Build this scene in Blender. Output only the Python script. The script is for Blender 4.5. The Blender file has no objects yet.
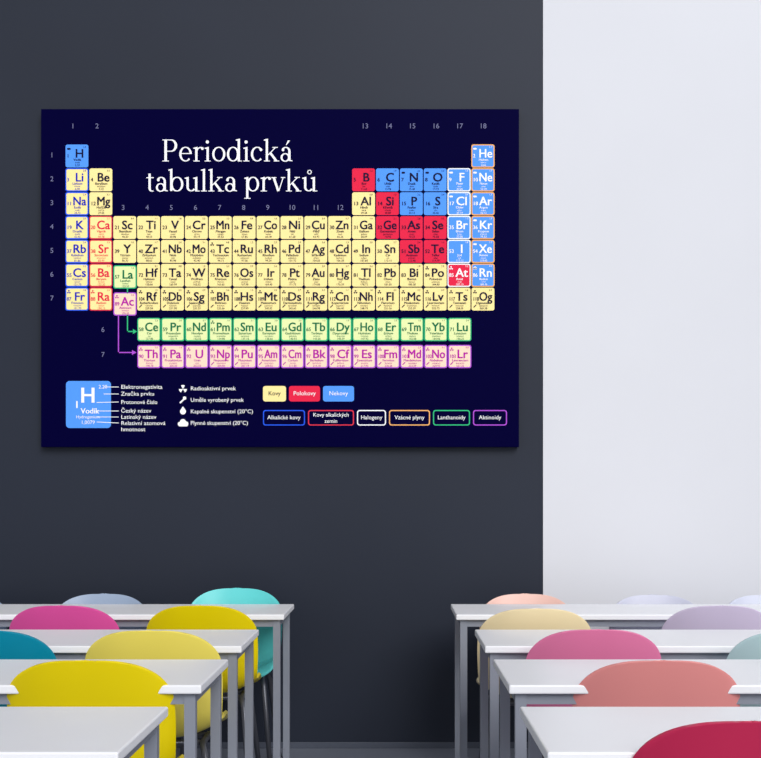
import bpy, bmesh, math, random
from mathutils import Vector, Matrix
random.seed(4)
F=1300.0; VX=395.0; HY=500.0; H=1.24; WY=6.5
def wx(px,Y): return (px-VX)/F*Y
def wz(py,Y): return H-(py-HY)/F*Y
def lin(c): 
    c=c/255.0
    return c/12.92 if c<=0.04045 else ((c+0.055)/1.055)**2.4
def mat(name,rgb,rough=.5,metal=0,spec=.5,var=.0,scale=5,bump=0,coat=0):
    m=bpy.data.materials.new(name); m.use_nodes=True
    nt=m.node_tree; b=nt.nodes['Principled BSDF']
    col=tuple(lin(v) for v in rgb)+(1,)
    b.inputs['Base Color'].default_value=col
    b.inputs['Roughness'].default_value=rough; b.inputs['Metallic'].default_value=metal
    b.inputs['Specular IOR Level'].default_value=spec
    b.inputs['Coat Weight'].default_value=coat
    tc=nt.nodes.new('ShaderNodeTexCoord'); n=nt.nodes.new('ShaderNodeTexNoise')
    n.inputs['Scale'].default_value=scale; n.inputs['Detail'].default_value=6
    nt.links.new(tc.outputs['Object'],n.inputs['Vector'])
    if var>0:
        r=nt.nodes.new('ShaderNodeMix'); r.data_type='RGBA'
        r.inputs[6].default_value=tuple(v*(1-var) for v in col[:3])+(1,)
        r.inputs[7].default_value=tuple(min(1,v*(1+var)) for v in col[:3])+(1,)
        nt.links.new(n.outputs['Fac'],r.inputs[0]); nt.links.new(r.outputs[2],b.inputs['Base Color'])
    if bump>0:
        bp=nt.nodes.new('ShaderNodeBump'); bp.inputs['Strength'].default_value=bump; bp.inputs['Distance'].default_value=.002
        nt.links.new(n.outputs['Fac'],bp.inputs['Height']); nt.links.new(bp.outputs[0],b.inputs['Normal'])
    return m
def addobj(name,me,parent=None,mats=()):
    o=bpy.data.objects.new(name,me); bpy.context.scene.collection.objects.link(o)
    for m in mats: me.materials.append(m)
    if parent: o.parent=parent
    return o
def empty(name,loc=(0,0,0)):
    o=bpy.data.objects.new(name,None); o.location=loc; o.empty_display_size=.1
    bpy.context.scene.collection.objects.link(o); return o
def bbox(bm,x0,x1,y0,y1,z0,z1,mi=0,bev=0):
    r=bmesh.ops.create_cube(bm,size=1)
    for v in r['verts']:
        v.co=Vector(((x0+x1)/2+v.co.x*(x1-x0),(y0+y1)/2+v.co.y*(y1-y0),(z0+z1)/2+v.co.z*(z1-z0)))
    fs=set(f for v in r['verts'] for f in v.link_faces)
    for f in fs: f.material_index=mi
    if bev>0:
        es=list(set(e for v in r['verts'] for e in v.link_edges))
        rb=bmesh.ops.bevel(bm,geom=es,offset=bev,segments=2,affect='EDGES',profile=.5)
        for f in rb['faces']: f.material_index=mi
def box(name,x0,x1,y0,y1,z0,z1,m,bev=0,parent=None):
    bm=bmesh.new(); bbox(bm,x0,x1,y0,y1,z0,z1,0,bev)
    me=bpy.data.meshes.new(name); bm.to_mesh(me); bm.free()
    return addobj(name,me,parent,[m])
def tube(bm,pts,r,mi=0,seg=10):
    pts=[Vector(p) for p in pts]; rings=[]
    for i,p in enumerate(pts):
        d=(pts[min(i+1,len(pts)-1)]-pts[max(i-1,0)]).normalized()
        a=d.orthogonal().normalized() if i==0 else (rings_a-d*rings_a.dot(d)).normalized()
        rings_a=a; b=d.cross(a)
        rings.append([bm.verts.new(p+(a*math.cos(t)+b*math.sin(t))*r) for t in [2*math.pi*k/seg for k in range(seg)]])
    for i in range(len(rings)-1):
        for k in range(seg):
            f=bm.faces.new((rings[i][k],rings[i][(k+1)%seg],rings[i+1][(k+1)%seg],rings[i+1][k])); f.smooth=True; f.material_index=mi
    for rg in (rings[0][::-1],rings[-1]):
        f=bm.faces.new(rg); f.material_index=mi

# ---------------- room
M_dark=mat('charcoal_wall_paint',(31,37,51),.5,spec=.27,var=.25,scale=.7,bump=.08)
M_white=mat('white_wall_paint',(217,218,224),.8,spec=.2,var=.035,scale=1.2,bump=.05)
M_floor=mat('grey_floor_vinyl',(112,117,130),.45,var=.12,scale=3)
M_base=mat('grey_skirting',(70,76,90),.5)
XW=wx(543,WY)
box('wall_back',-6,XW,WY,WY+.2,0,4.6,M_dark)
box('wall_back_right',XW,6,WY-.004,WY+.2,0,4.6,M_white)
box('floor',-6,6,-2,WY+.2,-.1,0,M_floor)
box('baseboard_back',-6,XW-.001,WY-.01,WY,0,.03,M_base,.002)

# ---------------- poster
PY=WY-.048
M_navy=mat('poster_navy',(2,0,48),.5,spec=.02)
PC={}
def pm(k,rgb): PC[k]=mat('poster_'+k,rgb,.5,spec=.1)
pm('yellow',(255,236,160)); pm('red',(232,36,72)); pm('blue',(84,154,250)); pm('white',(252,252,255))
pm('ink',(12,8,52)); pm('alkali',(36,88,238)); pm('inkblue',(10,34,185)); pm('redline',(225,50,75)); pm('orange',(246,178,110)); pm('green',(50,190,125))
pm('inkgreen',(4,112,72)); pm('violet',(178,80,214)); pm('inkmagenta',(186,20,166)); pm('grey',(118,118,156))
pm('palegreen',(234,244,176)); pm('palepink',(252,222,196))
poster=empty('periodic_table_poster',(wx(280,PY),PY,wz(278,PY)))
OX,OY,OZ=poster.location
def P(px,py,l): return (wx(px,PY)-OX,-.0006*l,wz(py,PY)-OZ)
box('canvas',wx(41,PY)-OX,wx(519,PY)-OX,0,WY-.005-OY,wz(447,PY)-OZ,wz(109,PY)-OZ,M_navy,.0015,poster)
acc={}
def facepx(k,pts,l):
    V,Fc=acc.setdefault(k,([],[]))
    n=len(V); V.extend(P(x,y,l) for x,y in pts); Fc.append(list(range(n,n+len(pts))))
def rrect(k,x0,y0,x1,y1,r,l):
    pts=[]
    for cx,cy,a0 in ((x1-r,y0+r,-90),(x1-r,y1-r,0),(x0+r,y1-r,90),(x0+r,y0+r,180)):
        for i in range(5):
            a=math.radians(a0+90*i/4); pts.append((cx+r*math.cos(a),cy+r*math.sin(a)))
    facepx(k,pts,l)
def line(k,pts,w,l):
    for (xa,ya),(xb,yb) in zip(pts,pts[1:]):
        d=math.hypot(xb-xa,yb-ya); nx,ny=-(yb-ya)/d*w/2,(xb-xa)/d*w/2
        ex,ey=(xb-xa)/d*w/2,(yb-ya)/d*w/2
        facepx(k,[(xa-ex+nx,ya-ey+ny),(xb+ex+nx,yb+ey+ny),(xb+ex-nx,yb+ey-ny),(xa-ex-nx,ya-ey-ny)],l)
texts=[]
# bold = horizontal overprint distance in poster pixels (0 = single impression)
def T(s,x,y,cap,k,al='LEFT',w=None,bold=0,l=4,maxw=None): texts.append((s,x,y,cap,k,al,w,bold,l,maxw))

syms="H He Li Be B C N O F Ne Na Mg Al Si P S Cl Ar K Ca Sc Ti V Cr Mn Fe Co Ni Cu Zn Ga Ge As Se Br Kr Rb Sr Y Zr Nb Mo Tc Ru Rh Pd Ag Cd In Sn Sb Te I Xe Cs Ba La Ce Pr Nd Pm Sm Eu Gd Tb Dy Ho Er Tm Yb Lu Hf Ta W Re Os Ir Pt Au Hg Tl Pb Bi Po At Rn Fr Ra Ac Th Pa U Np Pu Am Cm Bk Cf Es Fm Md No Lr Rf Db Sg Bh Hs Mt Ds Rg Cn Nh Fl Mc Lv Ts Og".split()
names="Vodík Helium Lithium Beryllium Bor Uhlík Dusík Kyslík Fluor Neon Sodík Hořčík Hliník Křemík Fosfor Síra Chlor Argon Draslík Vápník Skandium Titan Vanad Chrom Mangan Železo Kobalt Nikl Měď Zinek Gallium Germanium Arsen Selen Brom Krypton Rubidium Stroncium Yttrium Zirkonium Niob Molybden Technecium Ruthenium Rhodium Palladium Stříbro Kadmium Indium Cín Antimon Tellur Jod Xenon Cesium Baryum Lanthan Cer Praseodym Neodym Promethium Samarium Europium Gadolinium Terbium Dysprosium Holmium Erbium Thulium Ytterbium Lutecium Hafnium Tantal Wolfram Rhenium Osmium Iridium Platina Zlato Rtuť Thallium Olovo Bismut Polonium Astat Radon Francium Radium Aktinium Thorium Protaktinium Uran Neptunium Plutonium Americium Curium Berkelium Kalifornium Einsteinium Fermium Mendelevium Nobelium Lawrencium Rutherfordium Dubnium Seaborgium Bohrium Hassium Meitnerium Darmstadtium Roentgenium Kopernicium Nihonium Flerovium Moskovium Livermorium Tennessin Oganesson".split()
P0=23.9
def pos(Z):
    if Z==57: return 125,277
    if Z==89: return 125,304
    if 58<=Z<=71: return 149+(Z-58)*P0,329.5
    if 90<=Z<=103: return 149+(Z-90)*P0,356.5
    if Z==1: c,r=1,1
    elif Z==2: c,r=18,1
    elif Z<=10: r=2; c=Z-2 if Z<=4 else Z+8
    elif Z<=18: r=3; c=Z-10 if Z<=12 else Z
    elif Z<=36: r=4; c=Z-18
    elif Z<=54: r=5; c=Z-36
    elif Z<=86: r=6; c=Z-54 if Z<=56 else Z-68
    else: r=7; c=Z-86 if Z<=88 else Z-100
    return 77+(c-1)*23.88,156+(r-1)*23.85
semi={5,14,32,33,34,51,52,85}; non={1,2,6,7,8,9,10,15,16,17,18,35,36,53,54,86}
radio=lambda Z: Z in(43,61) or Z>=84
for Z in range(1,119):
    s=syms[Z-1]; x,y=pos(Z)
    fill='red' if Z in semi else 'blue' if Z in non else 'yellow'
    ol=None; ink='ink'
    if Z in(3,11,19,37,55,87): ol,ink='alkali','inkblue'
    elif Z in(20,38,56,88): ol,ink='redline','red'
    elif Z in(9,17,35,53,85): ol,ink='white','white'
    elif Z in(2,10,18,36,54,86): ol='orange'; ink='white'
    elif 57<=Z<=71: ol,ink,fill='green','inkgreen','palegreen'
    elif 89<=Z<=103: ol,ink,fill='violet','inkmagenta','palepink'
    hw=11.4
    if ol:
        rrect(ol,x-hw-.2,y-hw-.2,x+hw+.2,y+hw+.2,2.2,1); rrect(fill,x-hw+.9,y-hw+.9,x+hw-.9,y+hw-.9,1.6,2)
    else: rrect(fill,x-hw,y-hw,x+hw,y+hw,2.0,1)
    T(s,x+2.6,y+1.6,8.6,ink,'CENTER',bold=.45,maxw=12.6)
    T(str(Z),x-10.1,y+1.6,3.6,ink,'LEFT',bold=.2,maxw=5.2 if Z>99 else 4.4)
    T(names[Z-1],x+.5,y+4.9,2.3,ink,'CENTER',maxw=18,bold=.12)
    T(names[Z-1][:9].lower(),x+.5,y+7.3,1.5,ink,'CENTER',maxw=14)
    T("%.2f"%(Z*2.2+.13*(Z%7)),x+.5,y+10.2,2,ink,'CENTER')
    T("%.1f"%(.7+(Z*37%30)/10),x+7.6,y-8.2,1.7,ink,'CENTER')
    if radio(Z):
        for a in (90,210,330):
            pts=[(x-8,y-7)]+[(x-8+1.9*math.cos(math.radians(a+d)),y-7-1.9*math.sin(math.radians(a+d))) for d in(-30,0,30)]
            facepx(ink,pts,4)
    if Z in non and Z not in (6,15,16,34,53,35):
        rrect(ink,x-9.8,y-8,x-6.2,y-6.2,.8,4)
    if Z>92: line(ink,[(x-9,y+8),(x-7,y+6)],.9,4)
for c in (1,2): T(str(c),73+(c-1)*24.14,128.5,5,'grey','CENTER')
for c in range(13,19): T(str(c),365+(c-13)*23.6,128.5,5,'grey','CENTER')
for c in range(3,13): T(str(c),75+(c-1)*24.1,210,5,'grey','CENTER')
for r in range(7): T(str(r+1),52,157.5+r*23.85,5,'grey','CENTER')
T('6',103,332,5,'grey','CENTER'); T('7',103,357,5,'grey','CENTER')
line('green',[(127.5,289),(127.5,331.5),(134,331.5)],1.1,1); facepx('green',[(133,329),(137,331.5),(133,334)],2)
line('violet',[(118.5,316),(118.5,352.5),(133,352.5)],1.1,1); facepx('violet',[(132,350),(136.5,352.5),(132,355)],2)
# legend
rrect('blue',66,381,111,428,3.5,1)
T('H',88,402.5,15,'white','CENTER',bold=.9); T('1',74.5,408,7,'white','LEFT',bold=.5)
T('Vodík',90,413.5,5.4,'white','CENTER',bold=.3); T('Hydrogenium',88,418.3,3,'white','CENTER',maxw=28); T('1,0079',88,424,3.6,'white','CENTER')
T('2,20',103,388.5,3.6,'white','CENTER')
for a,b in ((387,387),(394,394),(402.5,402),(411,411),(417,417),(422,423)): line('white',[(104 if a<400 else 97,a),(118.5,b)],.6,3)
for s,y,w in (('Elektronegativita',388.8,41),('Značka prvku',395.6,33),('Protonové číslo',404,36),('Český název',412.6,30),('Latinský název',418.8,35),('Relativní atomová',425,44),('hmotnost',431.2,24)):
    T(s,121,y,3.9,'white','LEFT',w=w)
for s,y,w in (('Radioaktivní prvek',390.3,45),('Uměle vyrobený prvek',401.8,53),('Kapalné skupenství (20°C)',413.3,62),('Plynné skupenství (20°C)',424.8,57)):
    T(s,190.5,y,3.9,'white','LEFT',w=w)
for a in (90,210,330):
    facepx('white',[(183,389)]+[(183+4*math.cos(math.radians(a+d)),389-4*math.sin(math.radians(a+d))) for d in(-30,-10,10,30)],2)
line('white',[(180.5,402.5),(184,399.2)],1.6,2); rrect('white',183,396.5,186.3,399.8,1.2,3)
facepx('white',[(183,406.3)]+[(183+3*math.cos(math.radians(a)),411.5+3*math.sin(math.radians(a))) for a in range(-30,211,20)],2)
for cx,cy,r in ((180,424,2.2),(183,422,3),(186,423.8,2.4)): rrect('white',cx-r,cy-r,cx+r,cy+r,r*.98,2+cx*.001)
rrect('white',178.5,423.6,188,426.4,1.3,2.5)
for s,x0,x1,k,i in (('Kovy',263,286,'yellow','ink'),('Polokovy',289,320,'red','white'),('Nekovy',323,354,'blue','white')):
    rrect(k,x0,386,x1,401.5,2.4,1); T(s,(x0+x1)/2,395.3,4.2,i,'CENTER',maxw=x1-x0-6)
for s,x0,x1,k in (('Alkalické kovy',263,305,'alkali'),('',308,354,'redline'),('Halogeny',357,386,'white'),('Vzácné plyny',389,430,'orange'),('Lanthanoidy',433,470,'green'),('Aktinoidy',473,507,'violet')):
    rrect(k,x0,410,x1,425.5,2.6,1); rrect('navy2',x0+1.1,411.1,x1-1.1,424.4,1.8,2)
    if s: T(s,(x0+x1)/2,419.3,4.0,'white','CENTER',maxw=x1-x0-6)
T('Kovy alkalických',331,416.6,3.8,'white','CENTER',maxw=40); T('zemin',331,422.8,3.8,'white','CENTER')
PC['navy2']=M_navy

# serif title glyphs
TK=.15; TN=.06
def g_line(p,q,w): 
    d=math.hypot(q[0]-p[0],q[1]-p[1]); nx,ny=-(q[1]-p[1])/d*w/2,(q[0]-p[0])/d*w/2
    return [[(p[0]+nx,p[1]+ny),(q[0]+nx,q[1]+ny),(q[0]-nx,q[1]-ny),(p[0]-nx,p[1]-ny)]]
def g_arc(cx,cy,rx,ry,a0,a1,tk=TK,tn=TN,n=22):
    out=[];prev=None
    for i in range(n+1):
        a=math.radians(a0+(a1-a0)*i/n); w=tn+(tk-tn)*abs(math.cos(a))**1.3
        c,s=math.cos(a),math.sin(a)
        o=(cx+(rx+w/2)*c,cy+(ry+w/2)*s); q=(cx+(rx-w/2)*c,cy+(ry-w/2)*s)
        if prev: out.append([prev[0],o,q,prev[1]])
        prev=(o,q)
    return out
def stem(x,y0,y1,w=TK): return [[(x-w/2,y0),(x+w/2,y0),(x+w/2,y1),(x-w/2,y1)]]
def ser(x,y,l=.17,r=.17,h=.055): 
    return [[(x-l,y),(x+r,y),(x+r,y+h),(x-l,y+h)]]
def flag(x,y): return [[(x-.2,y-.11),(x-.2,y-.05),(x+TK/2,y+.02),(x+TK/2,y-.14)]]
def ball(x,y,r=.1): return [[(x+r*math.cos(a*math.pi/6),y+r*math.sin(a*math.pi/6)) for a in range(12)]]
G={}
G['P']=(stem(.25,0,1.5,.17)+ser(.25,0,.22,.22)+ser(.25,1.445,.22,.1)+g_line((.25,1.47),(.6,1.47),TN)+g_line((.25,.70),(.6,.70),TN)+g_arc(.6,1.085,.34,.385,90,-90,.17),1.12)
G['e']=(g_arc(.47,.5,.35,.47,2,318)+g_line((.14,.54),(.88,.54),TN),.96)
G['r']=(stem(.24,0,.96)+ser(.24,0,.2,.22)+flag(.24,.98)+g_arc(.56,.66,.3,.3,165,75,.1)+ball(.64,.88,.095),.76)
G['i']=(stem(.24,0,.96)+ser(.24,0,.2,.2)+flag(.24,.98)+ball(.22,1.33,.11),.5)
G['o']=(g_arc(.49,.5,.37,.47,0,360),.99)
G['d']=(g_arc(.46,.5,.34,.47,0,360)+stem(.85,0,1.5)+flag(.85,1.54)+ser(.9,0,.05,.17),1.12)
G['c']=(g_arc(.47,.5,.35,.47,48,318)+ball(.72,.8,.095),.88)
G['k']=(stem(.24,0,1.5)+ser(.24,0,.2,.2)+flag(.24,1.54)+g_line((.3,.42),(.8,.93),TN)+g_line((.46,.6),(.88,.03),TK)+ser(.82,.93,.2,.16)+ser(.9,0,.2,.18),1.1)
A=(stem(.66,.1,.7)+g_arc(.42,.68,.24,.28,0,150,TK)+ball(.23,.78,.09)+g_arc(.38,.27,.25,.26,0,360,.13)+g_line((.62,.08),(.86,.035),.07),.9)
G['a']=A; G['á']=(A[0]+[[(.42,1.12),(.48,1.12),(.7,1.42),(.56,1.45)]],A[1])
G['t']=(stem(.28,.2,1.22)+g_line((.06,.94),(.56,.94),TN)+g_arc(.45,.22,.17,.2,180,300,TK),.64)
G['b']=(g_arc(.58,.5,.36,.47,0,360)+stem(.2,.03,1.5)+flag(.2,1.54),1.06)
U=(stem(.24,.3,.96)+flag(.24,.98)+g_arc(.48,.3,.24,.26,180,330,TK)+stem(.82,0,.96)+flag(.82,.98)+ser(.88,0,.05,.17),1.1)
G['u']=U; G['ů']=(U[0]+g_arc(.53,1.32,.12,.13,0,360,.06,.05),U[1])
G['l']=(stem(.24,0,1.5)+ser(.24,0,.2,.2)+flag(.24,1.54),.5)
G['p']=(stem(.24,-.5,.96)+ser(.24,-.5,.2,.22)+flag(.24,.98)+g_arc(.62,.5,.34,.47,0,360),1.1)
G['v']=(g_line((.16,.95),(.47,.02),TK)+g_line((.8,.95),(.5,.02),TN)+ser(.16,.92,.16,.18)+ser(.8,.92,.16,.14),.94)
def title(s,x0,x1,yb,xh):
    tot=sum(.42 if c==' ' else G[c][1] for c in s); sx=(x1-x0)/tot; x=0;l=3
    for c in s:
        if c==' ': x+=.42; continue
        for poly in G[c][0]:
            facepx('white',[(x0+(x+a)*sx,yb-b*xh) for a,b in poly],l); l+=.004
        x+=G[c][1]
title('Periodická',162,293,161.5,14.6)
title('tabulka prvků',145.5,318,191.5,14.6)

# text -> mesh
cache={}
for i,(s,x,y,cap,k,al,w,bold,l,maxw) in enumerate(texts):
    key=(s,al)
    if key in cache: continue
    cu=bpy.data.curves.new('t%d'%i,'FONT'); cu.body=s; cu.align_x=al; cu.size=1; cu.resolution_u=3
    o=bpy.data.objects.new('t%d'%i,cu); bpy.context.scene.collection.objects.link(o); cache[key]=o
bpy.context.view_layer.update(); dg=bpy.context.evaluated_depsgraph_get()
tos=list(cache.values())
for key,o in list(cache.items()):
    me=o.evaluated_get(dg).to_mesh()
    cache[key]=([(v.co.x,v.co.y) for v in me.vertices],[list(p.vertices) for p in me.polygons])
    o.evaluated_get(dg).to_mesh_clear()
for o in tos:
    cu=o.data; bpy.data.objects.remove(o); bpy.data.curves.remove(cu)
for (s,x,y,cap,k,al,w,bold,l,maxw) in texts:
    vs,fs=cache[(s,al)]
    if not vs: continue
    sz=cap/.70; W=(max(v[0] for v in vs)-min(v[0] for v in vs))*sz
    sx=1
    if w: sx=w/W
    elif maxw and W>maxw: sx=maxw/W
    V,Fc=acc.setdefault(k,([],[]))
    offs=[(0,0)] if bold==0 else ([(-bold/2,0),(bold/2,0)] if bold<.4 else [(-bold/2,-bold*.2),(bold/2,-bold*.2),(-bold/2,bold*.2),(bold/2,bold*.2),(0,0)])
    for q,(dx,dy) in enumerate(offs):
        n=len(V)
        V.extend(P(x+dx+a*sz*sx,y+dy-b*sz,l+q*.05) for a,b in vs); Fc.extend([[n+i for i in f] for f in fs])
for k,(V,Fc) in acc.items():
    me=bpy.data.meshes.new('print_'+k); me.from_pydata(V,[],Fc); me.update()
    addobj('print_'+k,me,poster,[PC[k]])

# ---------------- desks
M_top=mat('white_laminate',(242,243,248),.35,spec=.4,var=.02)
M_leg=mat('grey_powder_steel',(138,143,156),.4,metal=.1,var=.05)
M_foot=mat('black_foot_plastic',(25,25,28),.6)
DW,DD,DH=1.5,.56,.75
def desk(xc,yb,side):
    x0,x1=(xc-DW,xc) if side<0 else (xc,xc+DW)
    X=(x0+x1)/2; Y=yb-DD/2; e=empty('school_desk',(X,Y,0))
    bm=bmesh.new(); bbox(bm,-DW/2,DW/2,-DD/2,DD/2,DH-.024,DH,0,.004)
    me=bpy.data.meshes.new('desk_top'); bm.to_mesh(me); bm.free(); addobj('table_top',me,e,[M_top])
    bm=bmesh.new(); i=.018; t=.03
    a,b=DW/2-i,DD/2-i
    z0,z1=DH-.054,DH-.0245
    xi,yi=a-t+.001,b-t+.001     # rails butt against the inside faces of the legs
    for s in(-1,1):
        yc=s*(b-t/2); bbox(bm,-xi,xi,yc-.011,yc+.011,z0,z1)
        xc_=s*(a-t/2); bbox(bm,xc_-.011,xc_+.011,-yi,yi,z0,z1)
    for sx in(-1,1):
        for sy in(-1,1):
            cx,cy=sx*(a-t/2),sy*(b-t/2); bbox(bm,cx-t/2,cx+t/2,cy-t/2,cy+t/2,.012,DH-.0245)
            bbox(bm,cx-t/2-.003,cx+t/2+.003,cy-t/2-.003,cy+t/2+.003,0,.02,1)
    me=bpy.data.meshes.new('desk_frame'); bm.to_mesh(me); bm.free(); addobj('steel_frame',me,e,[M_leg,M_foot])
for yb,xl,xr in ((6.12,-.475,.262),(4.92,-.515,.302),(4.0,-.513,.302),(3.085,-.538,.296)):
    desk(xl,yb,-1); desk(xr,yb,1)

# ---------------- chairs
M_frame=mat('chair_frame_steel',(88,90,98),.35,metal=.6)
prof=[(0,.82),(.022,.74),(.045,.66),(.064,.58),(.085,.51),(.13,.463),(.2,.448),(.28,.45),(.36,.456),(.42,.45),(.445,.432)]
def cat(t):
    n=len(prof)-1; f=min(max(t,0),.99999)*n; i=int(f); u=f-i
    g=lambda j:prof[min(max(j,0),n)]
    r=[]
    for c in(0,1):
        p0,p1,p2,p3=g(i-1)[c],g(i)[c],g(i+1)[c],g(i+2)[c]
        r.append(.5*((2*p1)+(-p0+p2)*u+(2*p0-5*p1+4*p2-p3)*u*u+(-p0+3*p1-3*p2+p3)*u**3))
    return r
tab=[(0,0)];pp=cat(0)
for i in range(1,201):
    q=cat(i/200); tab.append((tab[-1][0]+math.dist(pp,q),i/200)); pp=q
L=tab[-1][0]
def at(s):
    for (s0,t0),(s1,t1) in zip(tab,tab[1:]):
        if s<=s1: return cat(t0+(t1-t0)*(s-s0)/max(1e-9,s1-s0))
    return cat(1)
def shell_mesh():
    bm=bmesh.new(); rows=[]
    R0,R1=.13,.10; n=2.9
    S=[(R0*(1-math.cos(a)),math.sin(a)**(2/n)) for a in [math.pi/2*((i+.12)/18)**1.4 for i in range(18)]]
    k=22; S+=[(R0+(L-R0-R1)*i/k,1) for i in range(k+1)]
    S+=[(L-R1*(1-math.cos(a)),math.sin(a)**(2/n)) for a in [math.pi/2*(10-i-.6)/10 for i in range(1,10)]]
    NU=24
    for s,wf in S:
        y,z=at(s); y2,z2=at(min(L,s+.004)); y1,z1=at(max(0,s-.004))
        d=Vector((0,y2-y1,z2-z1)).normalized(); nrm=Vector((0,-d.z,d.y))
        if nrm.y<0 and s<L*.4: nrm=-nrm
        if s>=L*.4 and nrm.z<0: nrm=-nrm
        tt=s/L
        W=.210+.012*math.sin(min(1,tt/.5)*math.pi)
        cup=.045 if tt<.35 else .045+.02*math.sin((tt-.35)/.65*math.pi)
        if tt>.8: cup*=max(.2,1-(tt-.8)*4)
        row=[]
        for j in range(NU+1):
            u=(-1+2*j/NU)*wf
            row.append(bm.verts.new(Vector((u*W,y,z))+nrm*(cup*abs(u)**2.6)))
        rows.append(row)
    for a,b in zip(rows,rows[1:]):
        for j in range(NU):
            f=bm.faces.new((a[j],a[j+1],b[j+1],b[j])); f.smooth=True
    bmesh.ops.recalc_face_normals(bm,faces=bm.faces)
    me=bpy.data.meshes.new('shell'); bm.to_mesh(me); bm.free(); return me
def frame_mesh():
    bm=bmesh.new(); r=.011
    for s in(-1,1):
        tube(bm,[(s*.205,.0,0),(s*.165,.10,.40),(s*.155,.125,.428),(s*.15,.16,.434),(s*.15,.30,.436),(s*.155,.34,.428),(s*.165,.36,.40),(s*.205,.44,0)],r)
        for y in(.0,.44): tube(bm,[(s*.205,y,0),(s*.2045,y,.014)],.015)
    tube(bm,[(-.15,.17,.43),(.15,.17,.43)],r*.9); tube(bm,[(-.15,.31,.43),(.15,.31,.43)],r*.9)
    me=bpy.data.meshes.new('frame'); bm.to_mesh(me); bm.free(); return me
cm={}
def chair(px,Y,rgb,top=.82,flip=False):
    x=wx(px,Y)
    e=empty('school_chair',(x,Y,0))
    if flip: e.rotation_euler=(0,0,math.pi)
    e.scale=(1,1,top/.82)
    if rgb not in cm: cm[rgb]=mat('plastic_%d_%d_%d'%rgb,rgb,.35,spec=.3,var=.02)
    o=addobj('shell',shell_mesh(),e,[cm[rgb]])
    m=o.modifiers.new('s','SOLIDIFY'); m.thickness=.011; m.offset=0
    m=o.modifiers.new('b','BEVEL'); m.width=.003; m.segments=2; m.limit_method='ANGLE'
    addobj('frame',frame_mesh(),e,[M_frame])
ZC=lambda y:.42*F/(y-HY)
GREY=(150,166,190); CY=(96,206,206); PK=(228,84,162); YL=(236,212,0); CR=(242,224,100); TE=(0,136,165)
PE=(232,190,178); LI=(196,198,216); MI=(200,204,222); CRM=(246,226,180); P2=(230,124,168); SA=(228,144,142); CM=(192,40,82); LI2=(212,198,224); MI2=(190,218,222)
chair(104,6.22,GREY,.79,True); chair(237,6.22,CY,.817,True); chair(-34,6.22,GREY,.785,True)
chair(525,6.22,PE,.79,True); chair(653,6.22,LI,.785,True); chair(765,6.22,MI,.785,True)
chair(60,ZC(606),PK); chair(199,ZC(606),YL); chair(537,ZC(609),CRM); chair(721,ZC(606),LI2)
chair(-18,ZC(631),TE); chair(149,ZC(631),CR); chair(597,ZC(630),P2); chair(801,ZC(631),MI2)
chair(84,ZC(661),YL); chair(662,ZC(661),SA)
chair(752,ZC(722),CM)

# ---------------- light
w=bpy.data.worlds.new('room_light'); bpy.context.scene.world=w; w.use_nodes=True
nt=w.node_tree; bg=nt.nodes['Background']
tc=nt.nodes.new('ShaderNodeTexCoord'); sp=nt.nodes.new('ShaderNodeSeparateXYZ'); rp=nt.nodes.new('ShaderNodeValToRGB')
nt.links.new(tc.outputs['Generated'],sp.inputs[0]); nt.links.new(sp.outputs['Z'],rp.inputs[0]); nt.links.new(rp.outputs[0],bg.inputs[0])
rp.color_ramp.elements[0].position=0; rp.color_ramp.elements[0].color=(.9,.94,1,1)
rp.color_ramp.elements[1].position=.45; rp.color_ramp.elements[1].color=(.5,.51,.54,1)
bg.inputs[1].default_value=.97
sl=bpy.data.lights.new('window_sun','SUN'); sl.energy=2.2; sl.angle=math.radians(32); sl.color=(1,.985,.96)
so=bpy.data.objects.new('window_sun',sl); bpy.context.scene.collection.objects.link(so)
so.rotation_euler=Vector((-.4,1,-.66)).to_track_quat('-Z','Y').to_euler()
cd=bpy.data.cameras.new('camera'); co=bpy.data.objects.new('camera',cd); bpy.context.scene.collection.objects.link(co)
co.location=(0,0,H); co.rotation_euler=(math.pi/2,0,0)
cd.sensor_width=36; cd.lens=36*F/761; cd.shift_y=(HY-379)/761; cd.shift_x=-(VX-380.5)/761
bpy.context.scene.camera=co
bpy.context.scene.view_settings.view_transform='Standard'
